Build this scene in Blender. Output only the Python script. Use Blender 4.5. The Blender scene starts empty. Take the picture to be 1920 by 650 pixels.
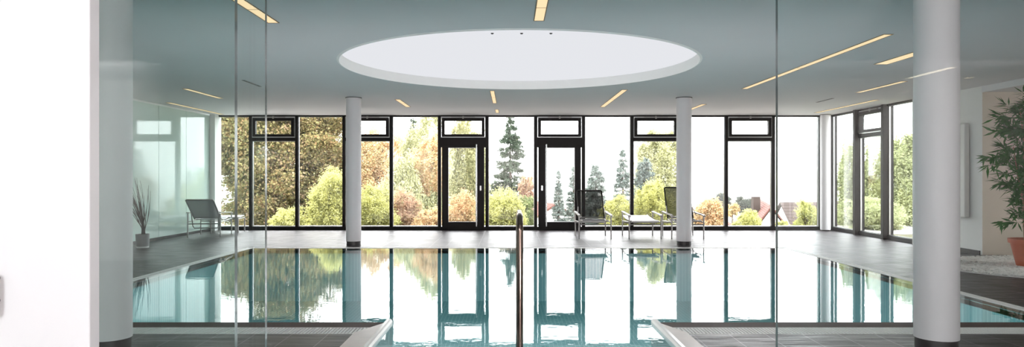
import bpy, math, random
import numpy as np
from mathutils import Vector, Matrix

C = bpy.context.scene.collection
S = bpy.context.scene
random.seed(7)
RNG = np.random.default_rng(11)
PI = math.pi

# ------------------------------------------------------------------ camera, sky, lights, exposure
F, PX, PY, EYE = 1300.0, 957.0, 332.0, 1.335        # focal length and principal point for a 1920 x 650 frame, eye height
CEIL = 2.9
cam = bpy.data.objects.new('camera', bpy.data.cameras.new('camera')); C.objects.link(cam)
cam.location = (0, 0, EYE); cam.rotation_euler = (PI / 2, 0, 0)
cam.data.sensor_fit = 'HORIZONTAL'; cam.data.sensor_width = 36
cam.data.lens = F / 1920 * 36
cam.data.shift_x = (960 - PX) / 1920; cam.data.shift_y = (PY - 325) / 1920
cam.data.clip_start = 0.05; cam.data.clip_end = 6000
S.camera = cam

w = bpy.data.worlds.new('overcast_sky'); S.world = w; w.use_nodes = True
bg = w.node_tree.nodes['Background']
bg.inputs[0].default_value = (0.97, 0.985, 1.0, 1); bg.inputs[1].default_value = 9.0

def area(name, loc, rot, sx, sy, power, col=(1, 1, 1), portal=False):
    l = bpy.data.lights.new(name, 'AREA'); l.shape = 'RECTANGLE'; l.size = sx; l.size_y = sy
    l.energy = power; l.color = col
    if portal: l.cycles.is_portal = True
    o = bpy.data.objects.new(name, l); C.objects.link(o); o.location = loc; o.rotation_euler = rot
    return o
area('portal_back', (0.3, 17.35, 1.45), (-PI / 2, 0, 0), 15.4, 2.8, 1, portal=True)
area('portal_side', (7.95, 15.7, 1.45), (PI / 2, 0, PI / 2), 3.4, 2.8, 1, portal=True)
area('ceiling_fill', (1.53, 0.2, .5), (math.radians(128), 0, 0), .4, .4, 75, (1.0, .9, .9))  # added unseen fill that lifts the near ceiling
area('niche_fill', (9.7, 8.9, 2.72), (0, 0, 0), .5, .5, 34, (1.0, .97, .93))  # added light without a fixture, brightens niche wall and pebbles
area('door_fill', (-1.87, -1.6, 2.6), (math.radians(58), 0, 0), 0.6, 0.8, 84, (0.95, 0.98, 1.0))  # unseen light added behind the camera to whiten the entrance door
for x in (-4.4, 0.4, 5.2):            # added fill, bounced off the vestibule's rear wall
    area('bounce_fill', (x, -3.2, 2.75), (math.radians(-55), 0, 0), 3.6, 0.4, 240, (1.0, 0.91, 0.92))
for k, x in enumerate((-3.3, -1.9, 2.0, 3.3)):      # added underwater fill at the near wall, brightens pool and ceiling
    area('pool_fill', (x, 6.45, -.55), (PI / 2 + .15, 0, 0), 0.9, 0.3, 36, (1.0, 0.72, 0.73))

S.view_settings.view_transform = 'Standard'; S.view_settings.look = 'None'
S.view_settings.gamma = 1.0; S.view_settings.use_curve_mapping = False
S.view_settings.exposure = 0.0
cy = S.cycles
cy.max_bounces = 10; cy.diffuse_bounces = 4; cy.glossy_bounces = 4; cy.transmission_bounces = 6
cy.transparent_max_bounces = 48; cy.volume_bounces = 3; cy.sample_clamp_indirect = 8
cy.use_denoising = True

# ------------------------------------------------------------------ measuring helpers
def at(px, py, Y):            # point at depth Y seen at this place of the photo
    return Vector(((px - PX) / F * Y, Y, EYE + (PY - py) / F * Y))
def on_floor(px, py):
    Y = F * EYE / (py - PY); return Vector(((px - PX) / F * Y, Y, 0))
def on_ceiling(px, py):
    Y = F * (CEIL - EYE) / (PY - py); return Vector(((px - PX) / F * Y, Y, CEIL))

# ------------------------------------------------------------------ mesh collector
class MB:
    def __init__(s): s.v = []; s.f = []; s.mi = []
    def add(s, vs, fs, mi=0):
        b = len(s.v); s.v += [tuple(p) for p in vs]
        s.f += [tuple(i + b for i in f) for f in fs]; s.mi += [mi] * len(fs); return s
    def box(s, x0, x1, y0, y1, z0, z1, mi=0):
        v = [(x, y, z) for z in (z0, z1) for y in (y0, y1) for x in (x0, x1)]
        return s.add(v, [(0, 2, 3, 1), (4, 5, 7, 6), (0, 1, 5, 4), (2, 6, 7, 3), (0, 4, 6, 2), (1, 3, 7, 5)], mi)
    def pane(s, x0, x1, y0, y1, z0, z1):       # slot 0 faces, slot 1 edges; thin along y
        v = [(x, y, z) for z in (z0, z1) for y in (y0, y1) for x in (x0, x1)]
        s.add(v, [(0, 1, 5, 4), (2, 6, 7, 3)], 0)
        return s.add(v, [(0, 2, 3, 1), (4, 5, 7, 6), (0, 4, 6, 2), (1, 3, 7, 5)], 1)
    def prism(s, poly, z0, z1, mi=0):
        n = len(poly)
        v = [(x, y, z0) for x, y in poly] + [(x, y, z1) for x, y in poly]
        f = [tuple(range(n))[::-1], tuple(range(n, 2 * n))] + [(i, (i + 1) % n, n + (i + 1) % n, n + i) for i in range(n)]
        return s.add(v, f, mi)
    def tube(s, pts, r, n=10, cap=True, mi=0):
        pts = [Vector(p) for p in pts]; rs = r if isinstance(r, (list, tuple)) else [r] * len(pts)
        ring = []; up = None
        for i, p in enumerate(pts):
            d = (pts[min(i + 1, len(pts) - 1)] - pts[max(i - 1, 0)]).normalized()
            if up is None: up = Vector((0, 0, 1)) if abs(d.z) < .9 else Vector((0, 1, 0))
            a = d.cross(up)
            if a.length < 1e-4: a = d.cross(Vector((1, 0, 0)))
            a.normalize(); b = a.cross(d).normalized(); up = b
            ring.append([p + (a * math.cos(t) + b * math.sin(t)) * rs[i] for t in (2 * PI * k / n for k in range(n))])
        v = [q for rr in ring for q in rr]; f = []
        for i in range(len(pts) - 1):
            for k in range(n):
                f.append((i * n + k, i * n + (k + 1) % n, (i + 1) * n + (k + 1) % n, (i + 1) * n + k))
        if cap: f += [tuple(range(n))[::-1], tuple(range((len(pts) - 1) * n, len(pts) * n))]
        return s.add(v, f, mi)
    def lathe(s, prof, n=32, c=(0, 0, 0), mi=0, closed=False):
        v = [(c[0] + r * math.cos(2 * PI * k / n), c[1] + r * math.sin(2 * PI * k / n), c[2] + z) for r, z in prof for k in range(n)]
        f = []; m = len(prof)
        for i in range(m if closed else m - 1):
            j = (i + 1) % m
            for k in range(n):
                f.append((i * n + k, i * n + (k + 1) % n, j * n + (k + 1) % n, j * n + k))
        if not closed:
            if prof[0][0] > 1e-5: f.append(tuple(range(n))[::-1])
            if prof[-1][0] > 1e-5: f.append(tuple(range((m - 1) * n, m * n)))
        return s.add(v, f, mi)
    def strip(s, a, b, th=.012, mi=0):         # a thick sheet between two polylines a and b (same count)
        n = len(a); up = Vector((0, 0, th))
        v = [Vector(p) for p in a] + [Vector(p) for p in b]
        nrm = []
        for i in range(n):
            j = min(i + 1, n - 1); k = max(i - 1, 0)
            q = (Vector(a[j]) - Vector(a[k])).cross(Vector(b[i]) - Vector(a[i])).normalized(); nrm.append(q * th)
        v2 = [v[i] + nrm[i % n] for i in range(2 * n)]
        f = []
        for i in range(n - 1):
            f.append((i, i + 1, n + i + 1, n + i)); f.append((2 * n + i, 3 * n + i, 3 * n + i + 1, 2 * n + i + 1))
            f.append((i, 2 * n + i, 2 * n + i + 1, i + 1)); f.append((n + i, n + i + 1, 3 * n + i + 1, 3 * n + i))
        f.append((0, n, 3 * n, 2 * n)); f.append((n - 1, 3 * n - 1, 4 * n - 1, 2 * n - 1)[:1] + (2 * n + n - 1, 3 * n + n - 1, n + n - 1))
        return s.add(v + v2, f, mi)
    def build(s, name, mat, parent=None, smooth=False, loc=None, bevel=0):
        me = bpy.data.meshes.new(name); me.from_pydata(s.v, [], s.f)
        mats = mat if isinstance(mat, (list, tuple)) else [mat]
        for m in mats: me.materials.append(m)
        if len(mats) > 1: me.polygons.foreach_set('material_index', s.mi)
        if smooth: me.polygons.foreach_set('use_smooth', [True] * len(me.polygons))
        me.update()
        o = bpy.data.objects.new(name, me); C.objects.link(o)
        if parent: o.parent = parent
        if loc: o.location = loc
        if bevel:
            b = o.modifiers.new('bevel', 'BEVEL'); b.width = bevel; b.segments = 2; b.limit_method = 'ANGLE'
        if smooth:
            e = o.modifiers.new('edge_split', 'EDGE_SPLIT'); e.split_angle = math.radians(40)
        return o

def empty(name, loc=(0, 0, 0), rz=0):
    o = bpy.data.objects.new(name, None); C.objects.link(o); o.location = loc; o.rotation_euler = (0, 0, rz); o.empty_display_size = .1
    return o
def tag(o, label=None, cat=None, group=None, kind=None):
    if label: o['label'] = label
    if cat: o['category'] = cat
    if group: o['group'] = group
    if kind: o['kind'] = kind
    return o
def struct(o, label=None, cat=None, group=None): return tag(o, label, cat, group, 'structure')
def kids(o): return [c for c in bpy.data.objects if c.parent == o]
def copy_tree(o, parent=None):
    c = o.copy(); C.objects.link(c)
    if parent: c.parent = parent
    for ch in kids(o): copy_tree(ch, c)
    return c

# ------------------------------------------------------------------ materials
def nt(name):
    m = bpy.data.materials.new(name); m.use_nodes = True
    t = m.node_tree; t.nodes.clear()
    out = t.nodes.new('ShaderNodeOutputMaterial')
    def N(typ, **kw):
        n = t.nodes.new(typ)
        for k, v in kw.items():
            if k.startswith('i_'):
                n.inputs[int(k[2:]) if k[2:].isdigit() else k[2:].replace('_', ' ')].default_value = v
            else: setattr(n, k, v)
        return n
    return m, t, out, N, t.links.new
def rgba(c): return (c[0], c[1], c[2], 1)

def principled(name, col, rough=.5, metal=0, spec=.5, noise=0, scale=8, bump=0):
    m, t, out, N, L = nt(name)
    p = N('ShaderNodeBsdfPrincipled'); p.inputs['Roughness'].default_value = rough
    p.inputs['Metallic'].default_value = metal; p.inputs['Specular IOR Level'].default_value = spec
    p.inputs['Base Color'].default_value = rgba(col)
    tc = N('ShaderNodeTexCoord'); no = N('ShaderNodeTexNoise'); no.inputs['Scale'].default_value = scale; no.inputs['Detail'].default_value = 4
    L(tc.outputs['Object'], no.inputs['Vector'])
    if noise:
        mx = N('ShaderNodeMix', data_type='RGBA'); mx.inputs[6].default_value = rgba([c * (1 - noise) for c in col])
        mx.inputs[7].default_value = rgba([min(1, c * (1 + noise)) for c in col])
        L(no.outputs['Fac'], mx.inputs[0]); L(mx.outputs[2], p.inputs['Base Color'])
    if bump:
        b = N('ShaderNodeBump'); b.inputs['Strength'].default_value = bump; b.inputs['Distance'].default_value = .01
        L(no.outputs['Fac'], b.inputs['Height']); L(b.outputs[0], p.inputs['Normal'])
    L(p.outputs[0], out.inputs[0]); return m

def glass(name, tint, ior=1.5, gain=1.0):
    m, t, out, N, L = nt(name)
    tr = N('ShaderNodeBsdfTransparent'); tr.inputs[0].default_value = rgba(tint)
    gl = N('ShaderNodeBsdfGlossy'); gl.inputs['Roughness'].default_value = 0.0; gl.inputs[0].default_value = (1, 1, 1, 1)
    lw = N('ShaderNodeFresnel'); lw.inputs[0].default_value = ior
    geo = N('ShaderNodeNewGeometry')
    # back faces see the same reflection as front faces
    mx = N('ShaderNodeMixShader')
    inv = N('ShaderNodeMix', data_type='FLOAT'); 
    L(geo.outputs['Backfacing'], inv.inputs[0]); inv.inputs[2].default_value = ior; inv.inputs[3].default_value = 1.0 / ior
    inv2 = N('ShaderNodeMath', operation='MULTIPLY'); inv2.inputs[1].default_value = gain
    ior_in = N('ShaderNodeMath', operation='ADD'); ior_in.inputs[1].default_value = 0
    L(inv.outputs[0], ior_in.inputs[0])
    # Fresnel flips its IOR itself on back faces, so undo that flip
    L(ior_in.outputs[0], lw.inputs[0])
    L(lw.outputs[0], inv2.inputs[0]); L(inv2.outputs[0], mx.inputs[0])
    L(tr.outputs[0], mx.inputs[1]); L(gl.outputs[0], mx.inputs[2]); L(mx.outputs[0], out.inputs[0])
    return m

def floor_mat():
    m, t, out, N, L = nt('slate_tile')
    dk = .45
    tc = N('ShaderNodeTexCoord')
    br = N('ShaderNodeTexBrick'); br.offset = .5
    br.inputs['Scale'].default_value = 1; br.inputs['Brick Width'].default_value = .62; br.inputs['Row Height'].default_value = .31
    br.inputs['Mortar Size'].default_value = .003; br.inputs['Mortar Smooth'].default_value = .1
    br.inputs['Color1'].default_value = (.056 * dk, .046 * dk, .048 * dk, 1); br.inputs['Color2'].default_value = (.092 * dk, .076 * dk, .078 * dk, 1)
    br.inputs['Mortar'].default_value = (.22, .21, .21, 1)
    rot = N('ShaderNodeMapping'); rot.inputs['Rotation'].default_value = (0, 0, PI / 2)
    L(tc.outputs['Object'], rot.inputs[0]); L(rot.outputs[0], br.inputs['Vector'])
    mp = N('ShaderNodeMapping'); mp.inputs['Scale'].default_value = (1.3, 9, 4)
    no = N('ShaderNodeTexNoise'); no.inputs['Scale'].default_value = 1.5; no.inputs['Detail'].default_value = 6; no.inputs['Roughness'].default_value = .62
    L(tc.outputs['Object'], mp.inputs[0]); L(mp.outputs[0], no.inputs['Vector'])
    mx = N('ShaderNodeMix', data_type='RGBA', blend_type='MULTIPLY'); mx.inputs[0].default_value = .8
    cr = N('ShaderNodeValToRGB'); cr.color_ramp.elements[0].position = .3; cr.color_ramp.elements[0].color = (.6, .6, .6, 1)
    cr.color_ramp.elements[1].position = .75; cr.color_ramp.elements[1].color = (1.5, 1.45, 1.45, 1)
    L(no.outputs['Fac'], cr.inputs[0]); L(br.outputs['Color'], mx.inputs[6]); L(cr.outputs[0], mx.inputs[7])
    p = N('ShaderNodeBsdfPrincipled'); p.inputs['Specular IOR Level'].default_value = .4; p.inputs['Specular Tint'].default_value = (1, .95, .97, 1); L(mx.outputs[2], p.inputs['Base Color'])
    rr = N('ShaderNodeMapRange'); rr.inputs[1].default_value = .3; rr.inputs[2].default_value = .7; rr.inputs[3].default_value = .27; rr.inputs[4].default_value = .52
    L(no.outputs['Fac'], rr.inputs[0]); L(rr.outputs[0], p.inputs['Roughness'])
    b = N('ShaderNodeBump'); b.inputs['Strength'].default_value = .6; b.inputs['Distance'].default_value = .015
    L(no.outputs['Fac'], b.inputs['Height']); L(b.outputs[0], p.inputs['Normal'])
    L(p.outputs[0], out.inputs[0]); return m

def mosaic_mat():
    m, t, out, N, L = nt('pool_mosaic')
    tc = N('ShaderNodeTexCoord')
    br = N('ShaderNodeTexBrick'); br.offset = 0
    br.inputs['Scale'].default_value = 1; br.inputs['Brick Width'].default_value = .06; br.inputs['Row Height'].default_value = .06
    br.inputs['Mortar Size'].default_value = .004
    br.inputs['Color1'].default_value = (.17, .47, .50, 1); br.inputs['Color2'].default_value = (.23, .56, .58, 1)
    br.inputs['Mortar'].default_value = (.45, .75, .74, 1)
    L(tc.outputs['Object'], br.inputs['Vector'])
    p = N('ShaderNodeBsdfPrincipled'); p.inputs['Roughness'].default_value = .5
    L(br.outputs['Color'], p.inputs['Base Color']); L(p.outputs[0], out.inputs[0]); return m

def water_mat():
    m, t, out, N, L = nt('still_water')
    tc = N('ShaderNodeTexCoord')
    mp = N('ShaderNodeMapping'); mp.inputs['Scale'].default_value = (1.0, 1.6, 1)
    no = N('ShaderNodeTexNoise'); no.inputs['Scale'].default_value = 5; no.inputs['Detail'].default_value = 3
    L(tc.outputs['Object'], mp.inputs[0]); L(mp.outputs[0], no.inputs['Vector'])
    b = N('ShaderNodeBump'); b.inputs['Strength'].default_value = .012; b.inputs['Distance'].default_value = .05
    L(no.outputs['Fac'], b.inputs['Height'])
    fr = N('ShaderNodeFresnel'); L(b.outputs[0], fr.inputs['Normal'])
    geo = N('ShaderNodeNewGeometry'); inv = N('ShaderNodeMix', data_type='FLOAT')
    L(geo.outputs['Backfacing'], inv.inputs[0]); inv.inputs[2].default_value = 1.36; inv.inputs[3].default_value = 1 / 1.36
    L(inv.outputs[0], fr.inputs[0])
    gl = N('ShaderNodeBsdfGlossy'); gl.inputs['Roughness'].default_value = 0; gl.inputs[0].default_value = (1, 1, 1, 1); L(b.outputs[0], gl.inputs['Normal'])
    tr = N('ShaderNodeBsdfTransparent'); tr.inputs[0].default_value = (.84, .96, .965, 1)
    mx = N('ShaderNodeMixShader'); L(fr.outputs[0], mx.inputs[0]); L(tr.outputs[0], mx.inputs[1]); L(gl.outputs[0], mx.inputs[2])
    L(mx.outputs[0], out.inputs[0]); return m

def emit(name, col, s):
    m, t, out, N, L = nt(name)
    e = N('ShaderNodeEmission'); e.inputs[0].default_value = rgba(col); e.inputs[1].default_value = s
    no = N('ShaderNodeTexNoise'); no.inputs['Scale'].default_value = 1.5
    L(e.outputs[0], out.inputs[0]); return m

def mesh_fabric(name, col, open_):
    m, t, out, N, L = nt(name)
    d = N('ShaderNodeBsdfPrincipled'); d.inputs['Base Color'].default_value = rgba(col); d.inputs['Roughness'].default_value = .45
    tr = N('ShaderNodeBsdfTransparent'); mx = N('ShaderNodeMixShader'); mx.inputs[0].default_value = open_
    L(d.outputs[0], mx.inputs[1]); L(tr.outputs[0], mx.inputs[2]); L(mx.outputs[0], out.inputs[0]); return m

def leaf_mat(name, cols, trans=.35, k=1.0):
    cols = [tuple(min(1, k * (c * .85 + .15 * sum(q) / 3)) for c in q) for q in cols]
    m, t, out, N, L = nt(name)
    g = N('ShaderNodeNewGeometry'); cr = N('ShaderNodeValToRGB')
    el = cr.color_ramp.elements
    while len(el) < len(cols): el.new(.5)
    for i, c in enumerate(cols): el[i].position = i / max(1, len(cols) - 1); el[i].color = rgba(c)
    tc = N('ShaderNodeTexCoord'); no = N('ShaderNodeTexNoise'); no.inputs['Scale'].default_value = .55; no.inputs['Detail'].default_value = 3
    L(tc.outputs['Object'], no.inputs['Vector'])
    rg = N('ShaderNodeMapRange'); rg.inputs[1].default_value = .3; rg.inputs[2].default_value = .7
    L(no.outputs['Fac'], rg.inputs[0])
    mx = N('ShaderNodeMix', data_type='FLOAT'); mx.inputs[0].default_value = .5
    L(rg.outputs[0], mx.inputs[2]); L(g.outputs['Random Per Island'], mx.inputs[3]); L(mx.outputs[0], cr.inputs[0])
    d = N('ShaderNodeBsdfDiffuse'); tl = N('ShaderNodeBsdfTranslucent'); ms = N('ShaderNodeMixShader'); ms.inputs[0].default_value = trans
    L(cr.outputs[0], d.inputs[0]); L(cr.outputs[0], tl.inputs[0])
    L(d.outputs[0], ms.inputs[1]); L(tl.outputs[0], ms.inputs[2]); L(ms.outputs[0], out.inputs[0]); return m

M = {}
M['ceiling'] = principled('ceiling_plaster', (.70, .69, .70), .9, noise=.02, scale=2)
M['wall'] = principled('white_plaster', (.78, .78, .76), .85, noise=.03, scale=3)
M['cream'] = principled('cream_plaster', (.72, .65, .57), .9, noise=.06, scale=2, bump=.1)
M['column'] = principled('column_paint', (.80, .77, .78), .55, noise=.02, scale=4)
M['plinth'] = principled('dark_stone_plinth', (.035, .03, .03), .4, noise=.3, scale=20)
M['floor'] = floor_mat()
M['frame'] = principled('dark_bronze_frame', (.011, .008, .007), .5, spec=.3, noise=.15, scale=30)
M['gasket'] = principled('silver_glazing_bead', (.55, .55, .55), .3, metal=.8, noise=.05)
M['pane'] = glass('window_glass', (.99, .99, .99))
M['screen'] = glass('green_tinted_glass', (.955, .985, .98), gain=.55)
M['screen_clear'] = glass('clear_entrance_glass', (.96, .985, .985), gain=.28)
M['edge'] = principled('green_glass_edge', (.14, .175, .17), .1, noise=.3, scale=6)
M['mint'] = principled('mint_glass_cladding', (.58, .70, .65), .06, spec=.6, noise=.05, scale=1)
M['grate'] = principled('white_overflow_grate', (.95, .93, .90), .5, noise=.05, scale=30)
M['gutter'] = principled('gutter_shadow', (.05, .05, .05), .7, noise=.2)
M['coping'] = principled('pale_stone_coping', (.86, .75, .69), .35, noise=.18, scale=5)
M['lip'] = principled('white_ceramic_lip', (.93, .91, .89), .25, noise=.03)
M['brown'] = principled('brown_edge_tile', (.075, .044, .034), .6, spec=.2, noise=.25, scale=8)
M['mosaic'] = mosaic_mat()
M['water'] = water_mat()
M['steel'] = principled('polished_steel', (.22, .17, .145), .16, metal=1, noise=.1, scale=3)
M['chrome'] = principled('brushed_chrome', (.75, .75, .75), .2, metal=1, noise=.05, scale=40)
M['alu'] = principled('grey_aluminium', (.42, .40, .39), .4, metal=.6, noise=.05, scale=30)
M['black_mesh'] = mesh_fabric('black_mesh_fabric', (.02, .02, .02), .38)
M['seat_mesh'] = mesh_fabric('charcoal_mesh_fabric', (.06, .055, .06), .05)
M['grey_mesh'] = mesh_fabric('grey_mesh_fabric', (.46, .46, .47), .28)
M['pale_sheen'] = principled('pale_sheen_fabric', (.62, .60, .60), .5, noise=.04, scale=40)  # white footstool cloth; on the flat chair it paints sky sheen
M['light'] = emit('warm_lamp', (1.0, .76, .46), 1.08)
M['slot'] = principled('lit_slot_side', (.30, .20, .10), .5, noise=.1)  # orange-brown paints the lamps' warm light on the recess sides
M['vent'] = principled('dark_vent', (.07, .065, .06), .6, noise=.1)
M['diffuser'] = emit('skylight_membrane', (.94, .955, 1.0), .84)
M['rim'] = principled('white_skylight_rim', (.88, .88, .86), .6, noise=.02)
M['panel'] = principled('grey_heater_panel', (.72, .71, .69), .5, noise=.04, scale=3)
M['white_door'] = principled('white_lacquer', (.90, .91, .92), .35, noise=.015, scale=2)
M['terracotta'] = principled('terracotta', (.42, .10, .045), .6, noise=.15, scale=10)
M['soil'] = principled('potting_soil', (.05, .035, .025), .95, noise=.4, scale=60)
M['bamboo'] = principled('bamboo_cane', (.26, .15, .07), .5, noise=.25, scale=14)
M['bamboo_leaf'] = leaf_mat('bamboo_leaf', [(.02, .09, .022), (.045, .16, .035), (.09, .25, .06)], .3)
M['pebble'] = leaf_mat('white_pebble', [(.55, .53, .50), (.74, .72, .69), (.92, .90, .87)], 0)
M['twig'] = principled('dry_twig', (.07, .05, .04), .8, noise=.3, scale=20)
M['vase'] = principled('grey_vase', (.26, .25, .25), .3, noise=.05)
M['vase_base'] = principled('vase_foot', (.8, .78, .78), .2, noise=.03)
M['bark'] = principled('bark', (.10, .075, .055), .9, noise=.4, scale=12, bump=.5)
M['roof'] = principled('salmon_roof_tile', (.13, .045, .032), .8, noise=.15, scale=3)
M['roof_brown'] = principled('brown_roof_tile', (.06, .04, .034), .85, noise=.2, scale=3)
M['render'] = principled('white_render', (.80, .78, .74), .9, noise=.04)
M['timber'] = principled('balcony_timber', (.05, .035, .028), .8, noise=.2)
M['dark_glass'] = principled('house_window_glass', (.04, .05, .06), .1)

# ------------------------------------------------------------------ room shell
XL, XR, YB, YF = -7.5, 8.10, 17.53, -5.0
PXL, PXR, PYN, PYF = -5.0, 5.28, 6.37, 13.2       # outer edge of the side / far grating, near water edge
CXL, CXR, CYN = -1.086, 1.296, 3.7                # entry channel
NY0, NY1, NX = 7.5, 11.9, 10.6                    # planted niche

fl = MB()
T = .35
fl.box(XL, PXL, YF, YB, -T, 0); fl.box(PXR, XR, YF, YB, -T, 0)
fl.box(PXL, PXR, PYF, YB, -T, 0)
fl.box(PXL, CXL - .245, YF, 5.913, -T, 0); fl.box(CXR + .21, PXR, YF, 5.913, -T, 0)
fl.box(CXL - .245, CXR + .21, YF, CYN, -T, 0)
fl.box(XR, NX, NY0, NY1, -T, 0)
struct(fl.build('floor', M['floor']), 'dark slate tile floor around the pool', 'floor')

# ceiling with a round opening
SK = Vector((.12, 9.79)); SR = 2.47
angs = [2 * PI * k / 128 for k in range(128)]
corners = [(XL, YF), (XR, YF), (XR, YB), (XL, YB)]
angs = sorted(angs + [math.atan2(y - SK.y, x - SK.x) % (2 * PI) for x, y in corners])
def rect_hit(a):
    c, s_ = math.cos(a), math.sin(a); best = 1e9
    for b, d in ((XL - SK.x, c), (XR - SK.x, c), (YF - SK.y, s_), (YB - SK.y, s_)):
        if abs(d) > 1e-9 and b / d > 0: best = min(best, b / d)
    return SK.x + c * best, SK.y + s_ * best
cl = MB(); n = len(angs); v = []
for a in angs:
    v.append((SK.x + SR * math.cos(a), SK.y + SR * math.sin(a), CEIL)); v.append((*rect_hit(a), CEIL))
cl.add(v, [(2 * i, 2 * ((i + 1) % n), 2 * ((i + 1) % n) + 1, 2 * i + 1) for i in range(n)])
cl.add([(x, y, z + .3) for x, y, z in v], [(2 * i, 2 * i + 1, 2 * ((i + 1) % n) + 1, 2 * ((i + 1) % n)) for i in range(n)])
cl.box(XR, NX, NY0, NY1, 2.80, 3.0)
struct(cl.build('ceiling', M['ceiling']), 'smooth pale grey ceiling with a large round opening', 'ceiling')

# walls
struct(MB().box(XL - .3, XR + 2.6, YF - .2, YF, 0, 3.2).build('wall_front', M['wall']), 'white wall behind the entrance', 'wall')
wl = struct(MB().box(XL - .25, XL - .02, YF, YB, 0, 3.2).build('wall_left', M['wall']), 'long wall clad in mint green glass panels', 'wall')
y = YB - .24
while y > 5:
    MB().box(XL - .02, XL, y - 1.245, y - .006, .06, 2.86).build('glass_panel', M['mint'], wl); y -= 1.25
wr = MB()
wr.box(XR, XR + .3, NY1, 13.85, 0, 3.2); 
struct(wr.build('wall_right', M['wall']), 'white plaster wall between side windows and planted niche', 'wall')
wn = MB()
wn.box(XR + .3, NX + .2, NY1, NY1 + .2, 0, 3.2); wn.box(NX, NX + .2, NY0, NY1, 0, 3.2); wn.box(XR + .3, NX + .2, NY0 - .2, NY0, 0, 3.2)
wn.box(XR, XR + .3, NY1 - .006, NY1, 0, 2.80)
struct(wn.build('wall_niche', M['cream']), 'cream plaster wall of the niche behind the bamboo', 'wall')
struct(MB().box(XR, XR + .3, YF, NY0, 0, 3.2).build('wall_side', M['wall']), 'white side wall of the vestibule end', 'wall')
struct(MB().box(XR - .02, XR, NY1 + .05, 13.82, 0, .07).build('baseboard_right', M['plinth']), 'dark stone skirting along the white wall', 'baseboard')
struct(MB().box(XL, XL + .015, YF, YB - .2, 0, .06).build('baseboard_left', M['plinth']), 'dark skirting under the mint glass wall', 'baseboard')
struct(MB().box(XR - .012, XR - .002, NY0, NY1, 2.79, 2.895).build('trim_niche', M['ceiling']), 'lowered edge above the niche', 'trim')
struct(MB().box(XL, XL + .13, YB - .24, YB, 0, CEIL).build('trim_corner', M['wall']), 'white corner post beside the mint glass', 'trim')

# window wall
FD = .13       # frame depth
def rect_frame(mb, x0, x1, z0, z1, l, r, b, t, y0, y1, mi=0):
    mb.box(x0, x0 + l, y0, y1, z0, z1, mi); mb.box(x1 - r, x1, y0, y1, z0, z1, mi)
    mb.box(x0 + l, x1 - r, y0, y1, z0, z0 + b, mi); mb.box(x0 + l, x1 - r, y0, y1, z1 - t, z1, mi)

def bay(name, x0, x1, kind, handle_side=1, label='', cat='window'):
    """One bay between mullion axes, built in the x-z plane, room side at -y."""
    r = struct(empty(name), label, cat)
    f = MB(); m = .038; y0, y1 = -.02, FD
    rect_frame(f, x0, x1, 0, CEIL, m, m, .085, .035, y0, y1)
    bd = MB()
    ix0, ix1 = x0 + m, x1 - m
    if kind == 'fixed':
        rect_frame(bd, ix0, ix1, .085, CEIL - .035, .012, .012, .018, .012, .03, .06)
        MB().box(ix0 + .005, ix1 - .005, .05, .062, .09, CEIL - .04).build('pane', M['pane'], r)
    else:
        zt0, zt1 = (2.25, 2.335) if kind == 'vent' else (2.09, 2.335)
        f.box(ix0, ix1, y0, y1, zt0, zt1)
        rect_frame(bd, ix0, ix1, zt1, CEIL - .035, .012, .012, .022, .03, -.012, .02)
        sa = MB(); rect_frame(sa, ix0 + .02, ix1 - .02, 2.36, CEIL - .068, .075, .075, .06, .075, -.045, .06)
        s_ = sa.build('vent_sash', M['frame'], r, bevel=.004)
        MB().box(ix0 + .085, ix1 - .085, .0, .012, 2.41, CEIL - .13).build('pane', M['pane'], s_)
        op = MB(); xm = (x0 + x1) / 2
        op.box(xm - .3, xm + .3, -.05, -.015, CEIL - .062, CEIL - .04); op.box(xm - .02, xm + .02, -.06, -.01, CEIL - .09, CEIL - .03)
        op.build('vent_opener', M['alu'], r)
        if kind == 'vent':
            rect_frame(bd, ix0, ix1, .085, zt0, .012, .012, .018, .012, .03, .06)
            MB().box(ix0 + .005, ix1 - .005, .05, .062, .09, zt0 - .005).build('pane', M['pane'], r)
        else:
            lf = MB(); a, b = (.155, .175) if handle_side > 0 else (.175, .155)
            rect_frame(lf, ix0 + .03, ix1 - .03, .02, zt0 + .03, a, b, .185, .0, -.045, .07)
            lf.box(ix0 + .03 + a, ix1 - .03 - b, -.045, .07, zt0 - .01, zt0 + .03)
            d = lf.build('door_leaf', M['frame'], r, bevel=.004)
            MB().box(ix0 + .03 + a - .01, ix1 - .03 - b + .01, .0, .014, .20, zt0).build('pane', M['pane'], d)
            e = MB(); rect_frame(e, ix0 + .03 + a, ix1 - .03 - b, .205, zt0 - .01, .012, .012, .012, .012, -.03, -.004)
            e.build('glazing_bead', M['gasket'], d)
            hx = (ix1 - .03 - b - .02) if handle_side > 0 else (ix0 + .03 + a + .02)
            hb = MB(); hb.tube([(hx, -.13, .1), (hx, -.13, 2.16)], .017, 12)
            for z in (.3, 1.13, 1.96): hb.tube([(hx, -.13, z), (hx + handle_side * .03, -.04, z)], .008, 8)
            hb.build('pull_handle', M['chrome'], d, smooth=True)
            lx = hx + handle_side * .105
            k = MB(); k.prism([(lx - .02, -.05), (lx + .02, -.05), (lx + .02, -.045), (lx - .02, -.045)], 1.0, 1.12)
            k.tube([(lx, -.05, 1.07), (lx, -.085, 1.07)], .013, 10)
            k.build('lock', M['chrome'], d)
    f.build('frame', M['frame'], r)
    bd.build('glazing_bead', M['gasket'], r)
    return r

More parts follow.
